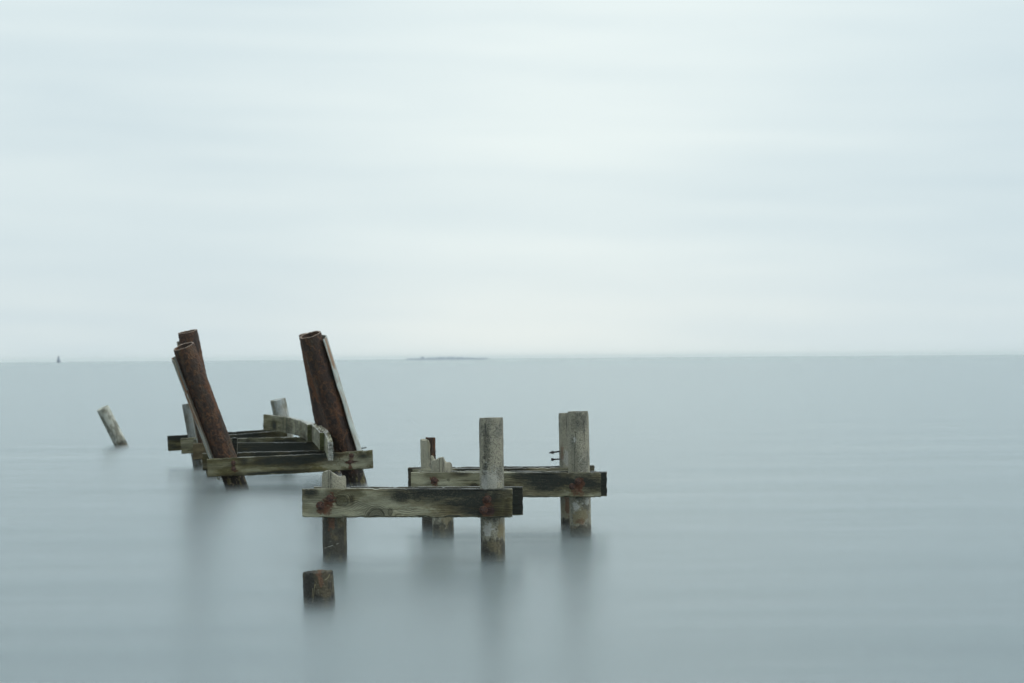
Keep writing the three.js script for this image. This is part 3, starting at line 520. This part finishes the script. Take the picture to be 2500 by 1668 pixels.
// ---------------------------------------------------------------- left-hand group: front frame on raked steel pipes
const PIPE = 0.161;
let P1;
{
  const g = thing('pier_frame', 'front frame of the left-hand group: two leaning rusty pipes with a mossy beam bolted across', 'pier frame', onWater(720, 36), 'ruined pier frames');
  const A = steelPiling(g, { px: 577, z: 36.0, headPx: 444.5, headPy: 836.5, headZ: 35.4, R: PIPE, seed: 31, label: 'leftmost leaning rusty steel pipe' });
  const B = steelPiling(g, { px: 869, z: 36.3, headPx: 755, headPy: 810, headZ: 35.68, R: PIPE, seed: 32, label: 'leaning rusty steel pipe at the right end' });
  const sl = part('sleeve', sleeveGeometry(0.2, 0.016, -0.85, -2.4, 1.0, A.len - 0.12, 51), sleeveRustMat, A.m, 'pale split sleeve, rust stained'); sl.position.set(-0.035, 0, 0.0);
  const sr = part('sleeve', sleeveGeometry(0.2, 0.016, 0.85, 2.5, 1.0, B.len - 0.085, 52), sleeveMat, B.m, 'pale grey split sleeve'); sr.position.set(0.03, 0, 0.0);
  const h = 0.27, t = 0.07;
  const rear = beam(g, 494.4, 1106, 36.42, 886, 1098.6, 36.6, h, t, 33, { darkAll: 0.8, dark: [[1.2, 0.12, 1.1, 0.2, 1]], oliveAll: 0.6, tone: 0.8 }, 'beam', 'dark rear beam');
  const sv = new THREE.CatmullRomCurve3([V(2.28, 0.262, -0.02), V(2.36, 0.285, -0.02), V(2.47, 0.305, -0.02)]), sp = part('splinter', new THREE.TubeGeometry(sv, 8, 0.009, 5), new THREE.MeshStandardMaterial({ color: new THREE.Color().setRGB(0.07, 0.075, 0.065), roughness: 0.9 }), rear.mesh); sp.position.set(0, 0, 0);
  const b = beam(g, 504.7, 1120.3, 35.62, 909, 1099, 35.7, h, t, 34, {
    W: 1024, H: 288, lines: 60, oliveAll: 0.85, tone: 0.95, dark: [[1.25, 0.2, 0.6, 0.1, 0.9], [1.7, 0.24, 0.3, 0.06, 0.8], [0.9, 0.02, 0.8, 0.04, 0.7], [2.3, 0.2, 0.14, 0.06, 0.6], [0.55, 0.2, 0.1, 0.1, 0.5]],
    pale: [[2.2, 0.12, 0.3, 0.15, 0.9], [1.85, 0.1, 0.22, 0.1, 0.5], [1.3, 0.09, 0.3, 0.04, 0.4]], brown: [[1.85, 0.2, 0.25, 0.1, 0.6]],
    rust: [[2.1, 0.115, 0.13, 0.025, 1], [2.12, 0.19, 0.045, 0.07, 0.8], [2.10, 0.04, 0.035, 0.08, 1], [0.39, 0.12, 0.045, 0.05, 0.9], [0.42, 0.08, 0.04, 0.03, 0.8]], deep: [[2.12, 0.12, 0.10, 0.02, 0.9], [2.13, 0.22, 0.04, 0.025, 0.8], [0.385, 0.15, 0.03, 0.08, 0.8]],
  }, 'beam', 'mossy front beam with rust-streaked bolts', { sag: 0.012, wear: 0.006 });
  bolt(b, 0.385, 0.19); bolt(b, 0.385, 0.10); bolt(b, 2.13, 0.205); bolt(b, 2.10, 0.11);
  P1 = b;
  const blk = beam(g, 567, 1069, 35.95, 578.2, 1069, 35.95, 0.26, 0.08, 35, { dark: [[0, 0.1, 0.3, 0.4, 1.2]], darkAll: 1, tone: 0.5, W: 64, H: 128 }, 'spacer_block', 'dark timber block', { N: 6 });
}
{
  const g = thing('pier_frame', 'middle frame of the left-hand group, its rusty pipes mostly hidden behind the front pair', 'pier frame', onWater(670, 39.6), 'ruined pier frames');
  const A = steelPiling(g, { px: 528, z: 39.7, headPx: 457.5, headPy: 808, headZ: 39.4, R: PIPE, seed: 36 });
  steelPiling(g, { px: 814, z: 39.7, headPx: 753, headPy: 813, headZ: 39.5, R: PIPE, seed: 37 });
  const sl = part('sleeve', sleeveGeometry(0.19, 0.014, -1.2, -2.4, 1.0, A.len - 0.13, 53), sleeveRustMat, A.m, 'rust-stained split sleeve'); sl.position.set(-0.02, 0, 0);
  const h = 0.27, t = 0.07;
  beam(g, 472, 1073, 39.9, 780, 1066, 39.95, h, t, 38, { darkAll: 0.9, oliveAll: 0.5, tone: 0.6 }, 'beam', 'dark rear beam', { wear: 0.008 });
  beam(g, 470.5, 1082, 39.05, 784, 1079.3, 39.1, h, t, 39, { dark: [[1.3, 0.1, 0.8, 0.3, 1.1]], brown: [[0.2, 0.15, 0.5, 0.3, 1]], olive: [[0.1, 0.02, 0.3, 0.1, 1]], oliveAll: 0.8, tone: 0.75 }, 'beam', 'olive-brown front beam');
}
{
  const g = thing('pier_frame', 'rearmost frame of the left-hand group, on two pale concrete pilings behind the rusty pipes', 'pier frame', onWater(600, 42.1), 'ruined pier frames');
  concretePiling(g, { px: 489, z: 42.45, headPx: 461, headPy: 983, headZ: 42.4, r: 0.128, seed: 41, look: { tide: 0.3, tideAmt: 0.6, tone: 0.72, base: [0.30, 0.32, 0.31] } });
  concretePiling(g, { px: 712, z: 42.45, headPx: 677.5, headPy: 972.5, headZ: 42.3, r: 0.137, seed: 42, look: { tide: 0.3, tideAmt: 0.6, tone: 1.0, base: [0.33, 0.36, 0.36], white: [[0.06, 1.0, 0.1, 0.12, 0.7]] } });
  const h = 0.27, t = 0.07;
  beam(g, 408, 1064.5, 42.65, 690, 1046.5, 42.7, h, t, 43, { darkAll: 0.7, dark: [[0.5, 0.25, 1.5, 0.08, 1]], olive: [[0.25, 0.1, 0.4, 0.14, 1]], oliveAll: 0.6, tone: 0.7 }, 'beam', 'dark rear beam');
  beam(g, 440, 1071, 42.1, 700, 1050.5, 42.15, h, t, 44, { darkAll: 0.25, dark: [[1.1, 0.15, 0.5, 0.3, 0.9]], oliveAll: 0.75, tone: 0.8, pale: [[0.1, 0.15, 0.2, 0.14, 0.4]] }, 'beam', 'front beam, olive green at its end');
}
// ---------------------------------------------------------------- warped boards lying across the left-hand beams
function warped(label, pts, h, t, seed, wood, rag = 0.006) {
  const P = pts.map(([px, hh, z]) => { const p = at(px, 1000, z); p.y = hh; return p; });
  const curve = new THREE.CatmullRomCurve3(P, false, 'centripetal'), N = 70, L = curve.getLength(), base = curve.getPointAt(0.5), frames = [];
  for (let i = 0; i <= N; i++) {
    const p = curve.getPointAt(i / N), d = curve.getTangentAt(i / N), n = V(d.x, 0, d.z).normalize().cross(Y).normalize(), u = n.clone().cross(d).normalize();
    frames.push({ p: p.sub(base), u, n, d });
  }
  const m = part(numbered('warped_board'), boardGeometry(frames, h, t, seed, 0.007, rag), woodMaterial({ L, h, t, seed, ...wood }), scene);
  m.position.copy(base); m.userData = { label, category: 'board', group: 'warped boards on the left-hand beams' };
  return m;
}
warped('longest warped grey board, its far end curving left behind the rusty pipes', [[642, 0.685, 42.1], [668, 0.675, 41.85], [700, 0.655, 41.2], [728, 0.625, 40.3], [745, 0.60, 39.3], [750, 0.592, 38.75]], 0.27, 0.08, 61,
  { W: 1024, lines: 50, oliveAll: 0.15, drip: 0.6, tone: 0.92, dark: [[0.35, 0.1, 0.09, 0.08, 0.9], [2.9, 0.05, 0.5, 0.05, 0.6], [3.7, 0.13, 0.12, 0.14, 0.5]], olive: [[0.8, 0.12, 0.5, 0.2, 0.5], [0.1, 0.15, 0.3, 0.2, 0.5]], end: [0.075, 0.08, 0.04] });
warped('middle warped board of the three, with a dark square-cut end', [[741, 0.615, 40.3], [757, 0.60, 39.2], [766, 0.585, 37.9], [774, 0.568, 36.7], [780, 0.55, 35.78]], 0.27, 0.08, 62,
  { W: 768, lines: 50, oliveAll: 0.1, drip: 0.55, tone: 0.95, dark: [[1.9, 0.1, 0.4, 0.1, 0.4]], end: [0.075, 0.08, 0.035] });
warped('shortest warped board, its splintered end hanging over the mossy front beam', [[774, 0.585, 38.2], [784, 0.568, 36.9], [791, 0.55, 35.8], [795, 0.52, 35.2], [799.5, 0.45, 34.65]], 0.27, 0.075, 63,
  { W: 768, H: 320, lines: 56, oliveAll: 0.05, drip: 0.45, tone: 1.0, end: [0.30, 0.30, 0.27] }, 0.035);
// ---------------------------------------------------------------- lone leaning piling
{
  const Z = 53.5, foot = onWater(296.5, Z), g = thing('leaning_piling', 'lone pale concrete piling leaning left in open water, far from the frames', 'piling', foot);
  concretePiling(g, { px: 296.5, z: Z, headPx: 245.8, headPy: 987.5, headZ: Z - 0.25, r: 0.139, seed: 45, look: { tide: 0.22, tideAmt: 0.8, tone: 1.1, base: [0.40, 0.41, 0.36], darkP: [[-0.02, 0.40, 0.05, 0.09, 1], [-0.13, 0.7, 0.08, 0.6, 0.4]], speck: 0.6 } });
}
// ---------------------------------------------------------------- far things
{
  const Z = 4000, p = onWater(142.6, Z), g = thing('navigation_beacon', 'tiny dark beacon tower standing on the horizon at the far left', 'beacon', p);
  const steel = new THREE.MeshStandardMaterial({ color: new THREE.Color().setRGB(0.19, 0.22, 0.29), roughness: 0.8 });  // blue-grey with distance haze mixed into the colour
  const lathe = (pts, seg = 24) => new THREE.LatheGeometry(pts.map(([x, y]) => new THREE.Vector2(x, y)), seg);
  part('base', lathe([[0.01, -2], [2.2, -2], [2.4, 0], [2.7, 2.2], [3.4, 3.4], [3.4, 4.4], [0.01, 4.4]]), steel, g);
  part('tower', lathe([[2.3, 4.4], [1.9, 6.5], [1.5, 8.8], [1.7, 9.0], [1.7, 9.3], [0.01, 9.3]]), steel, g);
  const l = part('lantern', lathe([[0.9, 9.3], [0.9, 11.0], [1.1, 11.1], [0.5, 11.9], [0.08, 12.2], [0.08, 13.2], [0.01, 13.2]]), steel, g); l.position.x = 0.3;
}
{
  const Z = 5200, k = Z / FOCAL, c = onWater(1092, Z), g = thing('cargo_ship', 'long low ship in haze-paled grey far away on the horizon right of the rusty pipes', 'ship', c);
  const hazePaint = new THREE.MeshStandardMaterial({ color: new THREE.Color().setRGB(0.37, 0.41, 0.48), roughness: 0.7 });  // lightened and blued so the colour itself carries the haze of distance
  const half = 100 * k, sh = new THREE.Shape();
  sh.moveTo(-half * 0.92, -2); sh.lineTo(half * 0.9, -2); sh.lineTo(half, 3.4); sh.lineTo(half * 0.88, 2.7); sh.lineTo(-half * 0.88, 2.7); sh.lineTo(-half, 3.2); sh.closePath();
  const hull = new THREE.ExtrudeGeometry(sh, { depth: 16, bevelEnabled: true, bevelThickness: 1.5, bevelSize: 0.5, bevelSegments: 2 }); hull.translate(0, 0, -8);
  part('hull', hull, hazePaint, g);
  const box = (w, h, d, x, y) => { const b = new THREE.BoxGeometry(w, h, d); b.translate(x, y + h / 2, 0); return b; };
  for (const [x, hh] of [[-0.38, 1.6], [-0.15, 2.6], [0.08, 2.9], [0.31, 2.2], [0.53, 1.2]]) part('cargo_hatch', box(half * 0.2, hh, 12, half * x, 2.9), hazePaint, g);
  part('deckhouse', mergeGeometries([box(9, 2.4, 13, -half * 0.6, 2.9), box(5.5, 1.5, 14, -half * 0.6, 5.3)]), hazePaint, g);
}
scene.fog = new THREE.FogExp2(new THREE.Color().setRGB(0.78, 0.88, 0.90), 0.00006);

renderer.render(scene, camera);
